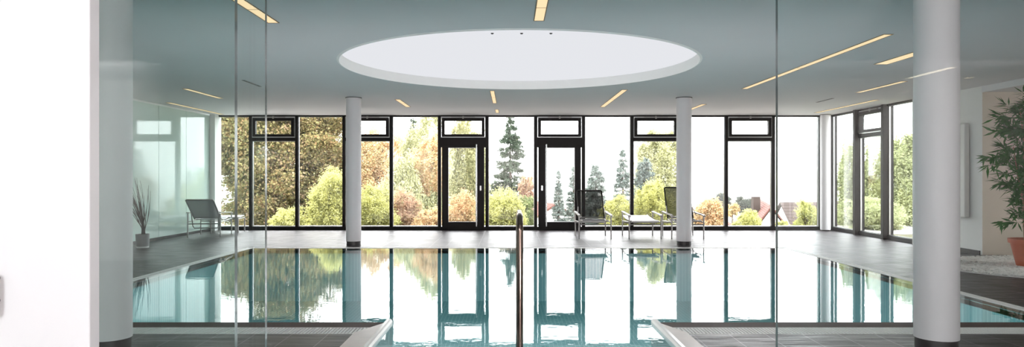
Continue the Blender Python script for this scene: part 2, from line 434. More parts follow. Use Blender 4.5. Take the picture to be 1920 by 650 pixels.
bx = [400, 470, 556.5, 645, 733.5, 824, 913, 1004.5, 1094, 1185, 1273.5, 1362, 1450, 1538.5]
wx = [(p - PX) * YB / F for p in bx]
kinds = ['fixed', 'vent', 'fixed', 'vent', 'fixed', 'door', 'fixed', 'door', 'fixed', 'vent', 'fixed', 'vent', 'fixed']
blabels = ['fixed window bay next to the white corner post', 'vent window bay in front of the brown chestnut',
           'fixed bay between chestnut vent bay and pool column', 'vent window bay half hidden by the pool column',
           'fixed bay with orange and yellow trees outside', 'dark glazed door with birch and orange shrub outside',
           'fixed bay between the two doors with tall fir', 'dark glazed door with red roofed house outside',
           'fixed bay behind the upright black chair', 'vent bay with yellow green birch outside',
           'fixed bay with the orange bush outside', 'vent bay with the salmon roofed house outside',
           'fixed bay with the brown roof outside beside the corner column']
wi, di = 0, 1
for i in range(13):
    if kinds[i] == 'door': di += 1; nm = 'door_%d' % di
    else: wi += 1; nm = 'window_%d' % wi
    o = bay(nm, wx[i], wx[i + 1], kinds[i], 1 if i == 5 else -1, blabels[i], 'door' if kinds[i] == 'door' else 'window')
    o.location = (0, YB, 0)
cpost = MB(); cpost.box(wx[13], XR, YB, YB + FD, 0, CEIL)
struct(cpost.build('trim_back', M['frame']), 'dark panel behind the corner column', 'trim')
struct(MB().box(XL + .13, wx[0], YB, YB + FD, 0, CEIL).build('wall_back', M['wall']), 'narrow white wall strip at the corner', 'wall')

sy = [17.5, 16.15, 14.93, 13.85]
slab = ['narrow side window bay nearest the corner column', 'side window bay with a vent at top', 'side window bay next to the white wall']
for i in range(3):
    wi += 1
    L_ = sy[i] - sy[i + 1]
    o = bay('window_%d' % wi, 0, L_, 'vent' if i == 1 else 'fixed', 1, slab[i])
    o.location = (XR, sy[i], 0); o.rotation_euler = (0, 0, -PI / 2)
    ps = MB().box(-.05, .05, -.10, 0.0, 0, CEIL).build('post', M['frame'], o)
struct(MB().box(XR - .07, XR + .1, sy[3] - .07, sy[3], 0, CEIL).build('trim_side', M['wall']), 'white reveal at the end of the side windows', 'trim')
struct(MB().box(XR, XR + FD, sy[0], YB + FD, 0, CEIL).build('trim_post', M['frame']), 'dark corner post', 'trim')

# ------------------------------------------------------------------ columns
def column(x, y, r, label, pl=.085):
    t = tag(empty('support_column', (x, y, 0)), label, 'column', 'round white support columns', 'thing')
    MB().lathe([(r, pl), (r, CEIL - .012)], 48).build('shaft', M['column'], t, smooth=True)
    MB().lathe([(r + .012, CEIL - .014), (r + .012, CEIL - .002)], 48).build('collar', M['vent'], t, smooth=True)
    MB().lathe([(r - .008, 0), (r - .008, pl)], 48).build('plinth', M['plinth'], t, smooth=True)
column(-3.13, 5.42, .157, 'thick white round column behind the double glass beside the white door')
column(3.33, 5.42, .157, 'thick white round column in front of the heater panel and bamboo')
column(-3.08, 13.62, .146, 'slim far white column in front of the autumn trees, without chairs')
column(3.41, 13.62, .146, 'slim far white column standing in front of a black chair')
column(7.86, 17.3, .12, 'thin white column in the corner of the two window walls', .03)

# ------------------------------------------------------------------ pool
pool = tag(empty('swimming_pool', (0, 9.7, 0)), 'large teal tiled swimming pool with white overflow grating', 'pool', kind='thing')
GW = .13
bx0, bx1, by1 = PXL + GW, PXR - GW, PYF - GW
def pmb(): return MB()
D = -1.0
b = MB()
b.add([(bx0, PYN, D), (bx1, PYN, D), (bx1, by1, D), (bx0, by1, D)], [(0, 1, 2, 3)])
b.add([(CXL, CYN, D), (CXR, CYN, D), (CXR, PYN, D), (CXL, PYN, D)], [(0, 1, 2, 3)])
def wallq(x0, y0, x1, y1): b.add([(x0, y0, D), (x1, y1, D), (x1, y1, -.01), (x0, y0, -.01)], [(0, 1, 2, 3)])
for q in ((bx0, PYN, bx0, by1), (bx0, by1, bx1, by1), (bx1, by1, bx1, PYN), (bx1, PYN, CXR, PYN), (CXR, PYN, CXR, CYN), (CXR, CYN, CXL, CYN), (CXL, CYN, CXL, PYN), (CXL, PYN, bx0, PYN)):
    wallq(*q)
def addpart(mb, name, mat, **k):
    mb.v = [(x, y - 9.7, z) for x, y, z in mb.v]
    return mb.build(name, mat, pool, **k)
addpart(b, 'basin', M['mosaic'])
# gutters and slatted gratings: sides, far, near left, near right
def grating(x0, x1, y0, y1, axis, pitch=.03):
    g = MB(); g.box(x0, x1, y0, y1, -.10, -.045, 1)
    if axis == 'x':        # slats side by side along x, running in y
        k = x0
        while k < x1: g.box(k, min(k + pitch * .72, x1), y0, y1, -.03, -.002); k += pitch
        g.box(x0, x1, y0, y0 + .018, -.04, .0); g.box(x0, x1, y1 - .018, y1, -.04, -.001)
    else:
        k = y0
        while k < y1: g.box(x0, x1, k, min(k + pitch * .72, y1), -.03, -.002); k += pitch
        g.box(x0, x0 + .02, y0, y1, -.04, .0); g.box(x1 - .02, x1, y0, y1, -.04, .0)
    return g
G = [M['grate'], M['gutter']]
addpart(grating(PXL, bx0, 5.913, PYF, 'y'), 'overflow_grate', G)
addpart(grating(bx1, PXR, 5.913, PYF, 'y'), 'overflow_grate', G)
addpart(grating(bx0, bx1, by1, PYF, 'x'), 'overflow_grate', G)
addpart(grating(bx0, CXL, 5.913, 6.176, 'x'), 'overflow_grate', G)
addpart(grating(CXR, bx1, 5.913, 6.176, 'x'), 'overflow_grate', G)
# brown tile edge along the near side, dipping to the water
for x0, x1 in ((bx0, CXL), (CXR, bx1)):
    e = MB(); e.add([(x0, 6.176, 0), (x1, 6.176, 0), (x1, 6.37, .004), (x0, 6.37, .004), (x0, 6.176, -.2), (x1, 6.176, -.2), (x1, 6.37, -.2), (x0, 6.37, -.2)],
          [(0, 1, 2, 3), (4, 7, 6, 5), (0, 4, 5, 1), (1, 5, 6, 2), (2, 6, 7, 3), (3, 7, 4, 0)])
    addpart(e, 'pool_edge_tile', M['brown'])
# copings of the entry channel, mitred against the grating, with a rounded white lip
H = .034
for sx, xi, wd in ((-1, CXL, .245), (1, CXR, .21)):
    xo = xi + sx * wd
    poly = [(xi + sx * .045, CYN), (xi + sx * .045, 6.33), (xo, 5.913), (xo, CYN)]
    if sx < 0: poly = poly[::-1]
    addpart(MB().prism(poly, -.2, H - .02), 'channel_coping', M['coping'])
    lp = MB(); a_, b_ = xi - sx * .004, xi + sx * .05
    sec = [(a_, -.2), (a_, H - .02), (xi + sx * .008, H - .003), (xi + sx * .02, H + .002), (b_, H - .002), (b_, -.2)]
    k_ = len(sec); vv = [(x_, CYN, z_) for x_, z_ in sec] + [(x_, 6.372, z_) for x_, z_ in sec]
    lp.add(vv, [tuple(range(k_)), tuple(range(k_, 2 * k_))[::-1]] + [(i_, k_ + i_, k_ + (i_ + 1) % k_, (i_ + 1) % k_) for i_ in range(k_)])
    addpart(lp, 'channel_lip', M['lip'])
wt = MB()
wz = -.004
wt.add([(bx0, PYN, wz), (bx1, PYN, wz), (bx1, by1, wz), (bx0, by1, wz)], [(0, 1, 2, 3)])
wt.add([(CXL, CYN, wz), (CXR, CYN, wz), (CXR, PYN, wz), (CXL, PYN, wz)], [(0, 1, 2, 3)])
tag(wt.build('pool_water', M['water']), 'still mirror-like teal water filling the pool', 'water', kind='stuff')

# handrail in the channel
hr = MB(); X = .066; R = .1; ya, yb = 4.8, 5.5; top = 1.06
pts = [(X, ya, D)] + [(X, ya, top - R)]
pts += [(X, ya + R - R * math.cos(a), top - R + R * math.sin(a)) for a in [PI / 2 * k / 6 for k in range(1, 7)]]
pts += [(X, yb - R + R * math.sin(a), top - R + R * math.cos(a)) for a in [PI / 2 * k / 6 for k in range(0, 7)]]
pts += [(X, yb, D)]
tag(hr.tube(pts, .0225, 20).build('pool_handrail', M['steel'], smooth=True), 'curved steel handrail standing in the pool entry channel', 'handrail')

# ------------------------------------------------------------------ entrance glass and white door
def screen(x0, x1, y, label, th=.024, mat='screen'):
    o = MB().pane(x0, x1, y, y + th, 0, 2.896).build('glass_screen', [M[mat], M['edge']])
    return tag(o, label, 'glass panel', 'frameless glass entrance panels', 'thing')
screen(-4.2, -1.193, 3.0, 'wide greenish glass panel between white door and sliding panel, before the column and vase', .03)
screen(-3.9, -1.097, 3.10, 'green-edged sliding glass panel overlapping behind the wide one, its edge over the chestnut bay')
screen(1.157, 5.0, 3.0, 'large clear glass panel in front of the heater wall and bamboo', .024, 'screen_clear')
d1 = struct(empty('door_1', (-1.214, 2.0, 0)), 'bright white door leaf at the entrance with grey pull handle', 'door')
MB().box(-.9, 0, 0, .05, .004, 2.896).build('door_leaf', M['white_door'], d1, bevel=.004)
h = MB(); hx = -.262
h.tube([(hx, -.045, .955), (hx, -.05, .965), (hx, -.05, 1.06), (hx, -.045, 1.07)], [.006, .011, .011, .006], 12)
h.tube([(hx, -.05, .98), (hx, 0, .98)], .006, 8); h.tube([(hx, -.05, 1.045), (hx, 0, 1.045)], .006, 8)
h.build('pull_handle', M['alu'], d1, smooth=True)

# ------------------------------------------------------------------ ceiling: skylight, lamps, vents
sk = tag(empty('skylight', (SK.x, SK.y, CEIL)), 'huge round glowing skylight with white rim in the ceiling', 'skylight', kind='thing')
hh = .135
MB().lathe([(SR - .002, -.012), (SR - .002, hh), (SR + .03, hh), (SR + .03, .001), (SR + .012, -.012)], 128, closed=True).build('rim', M['rim'], sk, smooth=True)
MB().lathe([(SR, hh + .01), (SR, hh)], 128).build('diffuser', M['diffuser'], sk, smooth=False)
for px in (923, 978, 1033):
    p = at(px, 62, F * (CEIL + hh - EYE) / (PY - 62))
    MB().lathe([(.012, hh - .012), (.02, hh - .001)], 12, (p.x - SK.x, p.y - SK.y, 0)).build('screw', M['vent'], sk)

def slot(p, q, wd, label, lit=True):
    a, b_ = on_ceiling(*p), on_ceiling(*q)
    if a.y > b_.y: a, b_ = b_, a
    x = (a.x + b_.x) / 2; y0, y1 = a.y, b_.y
    if lit:
        t = tag(empty('ceiling_light', (x, (y0 + y1) / 2, CEIL)), label, 'ceiling light', 'recessed linear ceiling lights')
        h_ = (y1 - y0) / 2
        fr = MB(); rect = (-wd / 2, wd / 2, -h_, h_)
        t_ = .010
        fr.box(-wd / 2 - t_, -wd / 2, -h_ - t_, h_ + t_, -.006, .02); fr.box(wd / 2, wd / 2 + t_, -h_ - t_, h_ + t_, -.006, .02)
        fr.box(-wd / 2, wd / 2, -h_ - t_, -h_, -.006, .02); fr.box(-wd / 2, wd / 2, h_, h_ + t_, -.006, .02)
        fr.build('frame', M['slot'], t)
        if h_ > .5: MB().box(-wd / 2, wd / 2, -.006, .006, -.004, .01).build('joint', M['slot'], t)
        MB().box(-wd / 2, wd / 2, -h_, h_, -.003, .012).build('diffuser', M['light'], t)
    else:
        o = MB().box(-wd / 2, wd / 2, -(y1 - y0) / 2, (y1 - y0) / 2, -.004, .01).build('ceiling_vent', M['vent'], loc=(x, (y0 + y1) / 2, CEIL))
        tag(o, label, 'vent', 'slot vents')
W = .09
LIGHTS = [
    ((1017, -14), (1013, 38), W, 'short lit ceiling slot above the near middle of the skylight rim'),
    ((416, -12), (524, 42), .1, 'wide lit ceiling slot crossing the edge of the green glass panel'),
    ((738, 186), (772, 200), W, 'short lit slot between skylight and the column without chairs'),
    ((920, 170), (930, 193), W * .75, 'lit slot directly behind the skylight, over the fir bay'),
    ((931, 205), (933, 211), W * .75, 'tiny lit ceiling square nearest the window wall over the fir bay'),
    ((1125, 200), (1177, 168), W, 'lit slot behind the skylight, towards the column with the chair'),
    ((1292, 205), (1322, 195), W, 'short lit slot partly hidden by the column with the chair'),
    ((1395, 166), (1667, 64), W, 'longest lit ceiling slot, crossed by the clear glass panel edge'),
    ((1645, 120), (1731, 98), .17, 'short wide lit slot beside the thick column near the heater panel'),
    ((1607, 173), (1698, 152), W, 'thin lit slot between the wide slot and the side windows'),
    ((1525, 211), (1650, 187), W, 'thin lit slot running right along the side windows'),
    ((340, 166), (420, 184), W, 'lit slot over the grey reclined lounge chair, the one farther from the mint wall'),
    ((305, 192), (425, 214), W, 'long thin lit slot running along the mint glass wall'),
]
for a in LIGHTS: slot(*a)
slot((1528, 191.5), (1566, 184), .05, 'dark unlit slot vent near the side windows', False)
slot((452, 150), (492, 162), .05, 'dark unlit slot vent seen behind the green glass edge', False)
# the two lamps of the vestibule that mirror in the clear glass panel
for (p, q, lab) in (((1680, 150), (1798, 125), 'lit slot in the vestibule ceiling, mirrored across the thick column'),
                    ((1750, 160), (1838, 144), 'lit slot in the vestibule ceiling, mirrored beside the heater panel')):
    a, b_ = on_ceiling(*p), on_ceiling(*q)
    x = min((a.x + b_.x) / 2, 7.2); y0, y1 = 6 - a.y, 6 - b_.y
    if y0 > y1: y0, y1 = y1, y0
    y0 = max(y0, YF + .05)
    t = tag(empty('ceiling_light', (x, (y0 + y1) / 2, CEIL)), lab, 'ceiling light', 'recessed linear ceiling lights')
    h_ = (y1 - y0) / 2
    MB().box(-.055, .055, -h_, h_, -.003, .012).build('diffuser', emit('bright_lamp', (1, .84, .6), 22), t)
    fr = MB(); fr.box(-.065, -.055, -h_, h_, -.005, .02); fr.box(.055, .065, -h_, h_, -.005, .02); fr.box(-.065, .065, -h_ - .01, -h_, -.005, .02); fr.box(-.065, .065, h_, h_ + .01, -.005, .02); fr.build('frame', M['slot'], t)

# ------------------------------------------------------------------ heater panel on the white wall
hp = tag(empty('heater_panel', (XR, 12.75, 0)), 'flat grey heater panel on the white wall behind the thick column', 'heater')
MB().box(-.11, -.02, -.55, .55, .63, 2.28).build('panel', M['panel'], hp, bevel=.012)
MB().box(-.02, 0, -.4, .4, .8, 2.1).build('bracket', M['alu'], hp)

# ------------------------------------------------------------------ chairs
def rc(p0, p1, p2, n=6):       # rounded corner polyline
    p0, p1, p2 = map(Vector, (p0, p1, p2)); return [p0 * (1 - t) ** 2 + p1 * 2 * t * (1 - t) + p2 * t * t for t in [k / n for k in range(n + 1)]]
def side_and_base(t, hw, dy, arm_z, seat_z):
    for sx in (-1, 1):
        for sy_, zt in ((-1, arm_z - .03), (1, arm_z + .0)):
            MB().tube([(sx * hw, sy_ * dy, 0), (sx * hw, sy_ * dy, zt)], .015, 10).build('leg', M['alu'], t, smooth=True)
        ar = MB()
        a0, a1 = -dy - .04, dy + .03
        pts = [(a0, arm_z - .045), (a0 + .02, arm_z - .025), (a0 + .12, arm_z - .012), (0, arm_z), (a1, arm_z + .02)]
        for i in range(len(pts) - 1):
            (y0, z0), (y1, z1) = pts[i], pts[i + 1]
            v = [(sx * hw + q, yy, zz + dz) for yy, zz in ((y0, z0), (y1, z1)) for q in (-.027, .027) for dz in (-.011, .011)]
            ar.add(v, [(0, 1, 3, 2), (4, 6, 7, 5), (0, 4, 5, 1), (2, 3, 7, 6), (1, 5, 7, 3), (0, 2, 6, 4)])
        ar.build('armrest', M['alu'], t)
    fr = MB()
    for sx in (-1, 1): fr.tube([(sx * hw, -dy, seat_z - .03), (sx * hw, dy, seat_z - .06)], .013, 8)
    fr.tube([(-hw, -dy, seat_z - .09), (hw, -dy, seat_z - .09)], .012, 8); fr.tube([(-hw, dy, seat_z - .1), (hw, dy, seat_z - .1)], .012, 8)
    fr.build('seat_frame', M['alu'], t, smooth=True)

def recliner(loc, rz, label, length=.76, tilt=55, fab='black_mesh', flat=False, brace=False):
    t = tag(empty('reclining_chair', loc, rz), label, 'chair', 'aluminium reclining chairs')
    hw, dy, az, sz = .345, .45, .53, .40
    side_and_base(t, hw, dy, az, sz)
    w2 = .285
    if flat:
        prof = [(-.5, sz - .03), (-.45, sz - .005), (-.2, sz - .02), (.1, sz - .01), (.35, sz), (.6, sz + .03), (.8, sz + .05)]
        MB().strip([(-w2, y_, z_) for y_, z_ in prof], [(w2, y_, z_) for y_, z_ in prof], .012).build('seat', M['pale_sheen'], t)
        rl = MB()
        for sx in (-1, 1): rl.tube([(sx * w2, y_, z_) for y_, z_ in prof], .014, 8)
        rl.build('sling_rail', M['alu'], t, smooth=True)
        MB().tube([(-w2, -.42, sz - .03), (-w2 * .6, -.4, sz - .085), (w2 * .6, -.4, sz - .085), (w2, -.42, sz - .03)], .012, 8).build('stretcher', M['alu'], t, smooth=True)
        return t
    prof = [(-.47, sz - .015), (-.43, sz + .005), (-.2, sz - .02), (0, sz - .025), (.2, sz)]
    MB().strip([(-w2, y_, z_) for y_, z_ in prof], [(w2, y_, z_) for y_, z_ in prof], .012).build('seat', M['seat_mesh' if fab == 'black_mesh' else fab], t)
    rl = MB()
    for sx in (-1, 1): rl.tube([(sx * w2, y_, z_) for y_, z_ in prof], .013, 8)
    rl.tube([(-w2, prof[0][0], prof[0][1]), (w2, prof[0][0], prof[0][1])], .013, 8)
    rl.build('seat_rail', M['alu'], t, smooth=True)
    c, s_ = math.cos(math.radians(tilt)), math.sin(math.radians(tilt))
    def B(u, x=0): return Vector((x, .2 + c * u, sz + .01 + s_ * u))
    wt_ = w2 - .005
    us = [0, .15, .3, .45, .6, length]
    back = MB().strip([B(u, -w2 + .012) for u in us], [B(u, w2 - .012) for u in us], .006).build('backrest', M[fab], t)
    loop = [B(-.03, -w2)] + rc(B(length - .04, -w2), B(length, -w2), B(length, -w2 + .04)) + rc(B(length, w2 - .04), B(length, w2), B(length - .04, w2)) + [B(-.03, w2)]
    MB().tube(loop, .016, 10).build('back_frame', M['frame'] if fab == 'black_mesh' else M['alu'], back, smooth=True)
    MB().tube([B(.02, -w2), B(.02, w2)], .012, 8).build('back_rail', M['alu'], back, smooth=True)
    for sx in (-1, 1): MB().tube([B(.32, sx * w2), (sx * (hw - .02), .1, az - .03)], .009, 8).build('recline_strut', M['alu'], t, smooth=True)
    if brace:
        MB().tube([B(.28, -w2), (-w2, .3, .25), (-w2 + .04, .34, .2), (w2 - .04, .34, .2), (w2, .3, .25), B(.28, w2)], .012, 8).build('back_support', M['alu'], t, smooth=True)
    else:
        MB().tube([(-w2, -.1, sz - .04), (-w2 + .04, -.05, sz - .12), (w2 - .04, -.05, sz - .12), (w2, -.1, sz - .04)], .011, 8).build('stretcher', M['alu'], t, smooth=True)
    return t

recliner((1.83, 15.43, 0), 0, 'upright black mesh chair with aluminium arms in front of the dark glazed door', .76, 54)
recliner((2.91, 15.42, 0), 0, 'armchair laid flat with sky sheen coloured into its sling, standing between the two black chairs', flat=True)
recliner((3.83, 15.42, 0), 0, 'upright black mesh chair half hidden behind the slim white column', .78, 62)
lc = recliner((-6.86, 15.85, 0), PI + math.radians(7), 'grey mesh lounge chair reclined beside the mint glass wall, facing the windows', .72, 37, 'grey_mesh', brace=True)
ft = tag(empty('footstool', (-6.86, 16.85, 0), math.radians(7)), 'low white sling footstool in front of the grey reclined chair', 'footstool')
for sx in (-1, 1):
    for s2 in (-1, 1):
        MB().tube([(sx * .31, s2 * .3, 0), (sx * .31, s2 * .3, .36)], .016, 10).build('leg', M['alu'], ft, smooth=True)
f_ = MB().tube([(-.31, -.3, .335), (.31, -.3, .335), (.31, .3, .335), (-.31, .3, .335), (-.31, -.3, .335)], .013, 8)
f_.build('frame', M['alu'], ft, smooth=True)
pr = [(-.36, .385), (-.3, .40), (0, .375), (.3, .40), (.36, .385)]
MB().strip([(-.29, y_, z_) for y_, z_ in pr], [(.29, y_, z_) for y_, z_ in pr], .02).build('seat', M['pale_sheen'], ft)

# ------------------------------------------------------------------ vase with twigs
vx = on_floor(262, 465)
vs = tag(empty('twig_vase', (vx.x, vx.y + .1, 0)), 'grey square-shouldered vase of dry twigs on the floor by the mint wall', 'vase')
MB().lathe([(.105, .03), (.112, .05), (.122, .26), (.112, .26), (.10, .06), (.0, .06)], 32).build('vessel', M['vase'], vs, smooth=True)
MB().lathe([(.11, 0), (.115, .03), (.0, .03)], 32).build('foot', M['vase_base'], vs, smooth=True)
tw = MB()
rr = random.Random(5)
for k in range(46):
    a = rr.uniform(-1, 1); lean = rr.gauss(-.22, .2) if k else .35
    ln = rr.uniform(.5, 1.15); b0 = Vector((rr.uniform(-.05, .05), rr.uniform(-.05, .05), .07)); p = b0.copy(); pts = [p.copy()]
    mid = Vector((.02 + rr.uniform(-.025, .025), rr.uniform(-.03, .03), .36)); pts.append(mid)
    d = Vector((lean, rr.uniform(-.15, .15), 1)).normalized(); q = mid.copy()
    for j in range(4):
        q = q + d * (ln / 4.6); d = (d + Vector((rr.gauss(-.03, .06), rr.gauss(0, .05), 0))).normalized(); pts.append(q.copy())
    tw.tube(pts, [.004, .005, .0045, .004, .003, .002], 5)
tw.build('twigs', M['twig'], vs)

# ------------------------------------------------------------------ pebble bed and bamboo
ex, ey, erx, ery = 8.3, 10.1, 1.95, 1.45
ico_v = []; g_ = (1 + 5 ** .5) / 2
for a in (-1, 1):
    for b_ in (-g_, g_): ico_v += [(0, a, b_), (a, b_, 0), (b_, 0, a)]
ico_v = np.array(ico_v, float); ico_v /= np.linalg.norm(ico_v[0])
ico_f = []
for i in range(12):
    for j in range(i + 1, 12):
        for k in range(j + 1, 12):
            e = [np.linalg.norm(ico_v[a] - ico_v[b_]) for a, b_ in ((i, j), (j, k), (i, k))]
            if max(e) < 1.1:
                nn = np.cross(ico_v[j] - ico_v[i], ico_v[k] - ico_v[i])
                ico_f.append((i, j, k) if nn @ ico_v[i] > 0 else (i, k, j))
pb = MB(); cnt = 0
pb.lathe([(1, 0), (1, .012), (0, .012)], 64)
pb.v = [(ex + x * erx, ey + y * ery, z + .001) for x, y, z in pb.v]
rr = random.Random(3)
while cnt < 5200:
    x, y = rr.uniform(ex - erx, 9.6), rr.uniform(ey - ery, ey + ery)
    if ((x - ex) / erx) ** 2 + ((y - ey) / ery) ** 2 > .985: continue
    s0 = rr.uniform(.016, .03); sc = np.array([s0 * rr.uniform(.8, 1.4), s0 * rr.uniform(.8, 1.4), s0 * .7])
    a = rr.uniform(0, PI); c, s_ = math.cos(a), math.sin(a)
    vv = ico_v * sc; vv = np.stack([vv[:, 0] * c - vv[:, 1] * s_, vv[:, 0] * s_ + vv[:, 1] * c, vv[:, 2]], 1) + np.array([x, y, .018 + rr.uniform(0, .012)])
    pb.add(vv.tolist(), ico_f); cnt += 1
tag(pb.build('pebble_bed', M['pebble'], smooth=False), 'oval bed of white pebbles under the potted bamboo', 'pebbles', kind='stuff')

def leaf_cloud(P, Dv, Nv, ln, wd):
    """one lozenge leaf per point: P base, Dv direction, Nv side vector (all n x 3)"""
    n = len(P); ln = ln.reshape(-1, 1); wd = wd.reshape(-1, 1)
    v = np.empty((n, 4, 3)); v[:, 0] = P; v[:, 1] = P + Dv * ln * .45 + Nv * wd; v[:, 2] = P + Dv * ln; v[:, 3] = P + Dv * ln * .45 - Nv * wd
    return v.reshape(-1, 3)
def quads_object(name, v, mat, parent=None):
    n = len(v) // 4; me = bpy.data.meshes.new(name)
    me.vertices.add(len(v)); me.vertices.foreach_set('co', v.astype(np.float32).ravel())
    me.loops.add(4 * n); me.loops.foreach_set('vertex_index', np.arange(4 * n, dtype=np.int32))
    me.polygons.add(n); me.polygons.foreach_set('loop_start', np.arange(0, 4 * n, 4, dtype=np.int32))
    me.update(calc_edges=True); me.materials.append(mat)
    o = bpy.data.objects.new(name, me); C.objects.link(o)
    if parent: o.parent = parent
    return o
def unit(a): return a / np.maximum(1e-9, np.linalg.norm(a, axis=1, keepdims=True))

bt = tag(empty('potted_bamboo', (7.66, 10.15, .03)), 'tall bamboo plant in a terracotta pot on the white pebbles', 'plant')
pot = MB().lathe([(.20, 0), (.21, .01), (.285, .34), (.31, .34), (.315, .40), (.285, .40), (.27, .34), (.0, .34)], 40).build('pot', M['terracotta'], bt, smooth=True)
MB().lathe([(.275, .345), (.2, .365), (0, .37)], 32).build('soil', M['soil'], bt)
rr = random.Random(21)
stems = [(-.10, .02, 2.30, -.10), (-.04, -.1, 2.52, .02), (.06, .05, 2.45, .12), (.1, -.04, 2.0, .22), (-.13, -.05, 1.75, -.2)]
P = []; DD = []; NN = []; LL = []
for (sx, sy_, ht, ln) in stems:
    pts = []
    for k in range(9):
        t_ = k / 8; pts.append(Vector((sx + ln * t_ ** 1.5 + .012 * math.sin(7 * t_ + sx * 40), sy_ + .03 * math.sin(5 * t_ + sy_ * 50), .34 + (ht - .34) * t_)))
    MB().tube(pts, [.016 - .0012 * k for k in range(9)], 8).build('cane', M['bamboo'], bt, smooth=True)
    for k in range(int(58 * ht / 2.3)):
        t_ = rr.uniform(.12, 1.0) if rr.random() > .2 else rr.uniform(.5, 1); i = min(7, int(t_ * 8)); base = pts[i].lerp(pts[i + 1], t_ * 8 - i)
        a = rr.uniform(0, 2 * PI); r_ = rr.uniform(.08, .3) * (1.25 if t_ > .55 else .8)
        tip = base + Vector((math.cos(a) * r_, math.sin(a) * r_, rr.uniform(-.02, .16)))
        if rr.random() < .9:
            for q in range(rr.randint(12, 20)):
                u = rr.uniform(.55, 1.05); p = base.lerp(tip, u)
                d = (tip - base).normalized() * .8 + Vector((rr.gauss(0, .55), rr.gauss(0, .55), rr.gauss(-.25, .4)))
                d.normalize(); s_ = d.cross(Vector((rr.gauss(0, .4), rr.gauss(0, .4), 1))).normalized()
                P.append(p); DD.append(d); NN.append(s_); LL.append(rr.uniform(.13, .22))
    # long drooping side branch on the pool side
for (bz, bl) in ((1.58, .62), (1.95, .45), (2.15, .42), (.62, .42), (1.2, .38)):
    for q in range(26):
        u = rr.uniform(.35, 1.0); p = Vector((-.1 - bl * u, rr.gauss(0, .05), bz + .12 * u - .10 * u * u))
        d = Vector((-.6 + rr.gauss(0, .45), rr.gauss(0, .4), -.35 + rr.gauss(0, .35))).normalized(); s_ = d.cross(Vector((0, 1, .4))).normalized()
        P.append(p); DD.append(d); NN.append(s_); LL.append(rr.uniform(.13, .2))
LL = np.array(LL)
bamboo_leaves = quads_object('foliage', leaf_cloud(np.array([tuple(p) for p in P]), np.array([tuple(p) for p in DD]), np.array([tuple(p) for p in NN]), LL, LL * .1), M['bamboo_leaf'], bt)

# ------------------------------------------------------------------ outdoors
def terrain_z(x, y):
    pts = [(-6, -.12), (17, -.12), (20, -.25), (26, -1.2), (40, -4.5), (70, -9), (140, -16), (400, -24), (900, -30), (1500, -22), (2200, -8), (2600, 0)]
    z = pts[-1][1]
    for (a, za), (b_, zb) in zip(pts, pts[1:]):
        if a <= y <= b_: z = za + (zb - za) * (y - a) / (b_ - a); break
    if y > 700: z += (math.sin(x * .004 + y * .001) * 8 + math.sin(x * .011 + 2) * 4) * min(1, (y - 700) / 900)
    if x > 8.2 and y < 60: z = z + (-.12 - z) * max(0, min(1, (x - 9) / 5)) * max(0, min(1, (34 - y) / 10)) if y > 17 else z
    return z
ys = [17.7, 18.5, 20, 22, 24, 27, 30, 34, 40, 50, 60, 80, 110, 160, 240, 400, 650, 900, 1100, 1300, 1500, 1700, 1900, 2100, 2300, 2600]
gv = []; nx = 48
for y in ys:
    for k in range(nx + 1):
        x = (k / nx * 2 - 1) * (22 + y * 1.1); gv.append((x, y, terrain_z(x, y)))
gf = [(j * (nx + 1) + i, j * (nx + 1) + i + 1, (j + 1) * (nx + 1) + i + 1, (j + 1) * (nx + 1) + i) for j in range(len(ys) - 1) for i in range(nx)]
gr = MB().add(gv, gf)
struct(MB().box(XL - 4, XR + 3.5, YB + FD + .02, 20.6, -.4, -.1).build('reflector', principled('pale_reflector', (.5, .47, .45), .9, noise=.15, scale=3)), 'added pale ground terrace outside the window wall', 'reflector')  # pale slab added to bounce neutral daylight onto the ceiling
M['ground'] = leaf_mat('meadow', [(.15, .15, .08), (.24, .23, .12), (.32, .29, .16)], 0, .4)
struct(gr.build('ground', M['ground']), 'sloping garden and hazy valley outside the windows', 'ground')
g2 = MB().box(XR + .14, 45, 5, 17.7, -.4, -.12)
struct(g2.build('lawn', M['ground']), 'garden ground outside the side windows', 'ground')

LM = {
    'chestnut': leaf_mat('chestnut_leaf', [(.05, .035, .015), (.20, .12, .05), (.22, .19, .07), (.10, .10, .035), (.30, .20, .11), (.03, .025, .012)], .3, 1.45),  # darkest tones put the shade of crown gaps into the leaves
    'yellow': leaf_mat('yellow_green_leaf', [(.36, .40, .10), (.62, .60, .17), (.50, .52, .22), (.70, .64, .25)], .4, 0.92),
    'orange': leaf_mat('orange_leaf', [(.36, .22, .10), (.66, .40, .20), (.68, .50, .28), (.52, .46, .2), (.62, .36, .18)], .4, 1),
    'russet': leaf_mat('russet_leaf', [(.26, .14, .09), (.50, .28, .18), (.58, .40, .26), (.40, .34, .16), (.56, .44, .2)], .4, 0.95),
    'side': leaf_mat('side_tree_leaf', [(.20, .24, .10), (.36, .38, .18), (.30, .33, .18), (.44, .42, .22)], .4, 1.2),
    'far': leaf_mat('distant_leaf', [(.04, .055, .045), (.06, .075, .055), (.08, .085, .05)], .3),
    'pale': leaf_mat('pale_green_leaf', [(.36, .38, .18), (.55, .54, .26), (.48, .50, .30), (.64, .56, .28)], .4, 0.95),
    'birch': leaf_mat('birch_leaf', [(.24, .27, .13), (.40, .41, .20), (.50, .47, .22), (.34, .35, .20)], .4, 0.9),
    'green': leaf_mat('mid_green_leaf', [(.16, .22, .08), (.30, .36, .14), (.40, .42, .18)], .35, 0.9),
    'fir': leaf_mat('fir_needle', [(.05, .08, .05), (.10, .14, .09), (.17, .20, .14)], .15),
    'bluefir': leaf_mat('blue_spruce_needle', [(.12, .16, .14), (.22, .27, .24), (.34, .38, .34)], .15, 1),
}
TG = 'trees outside the windows'
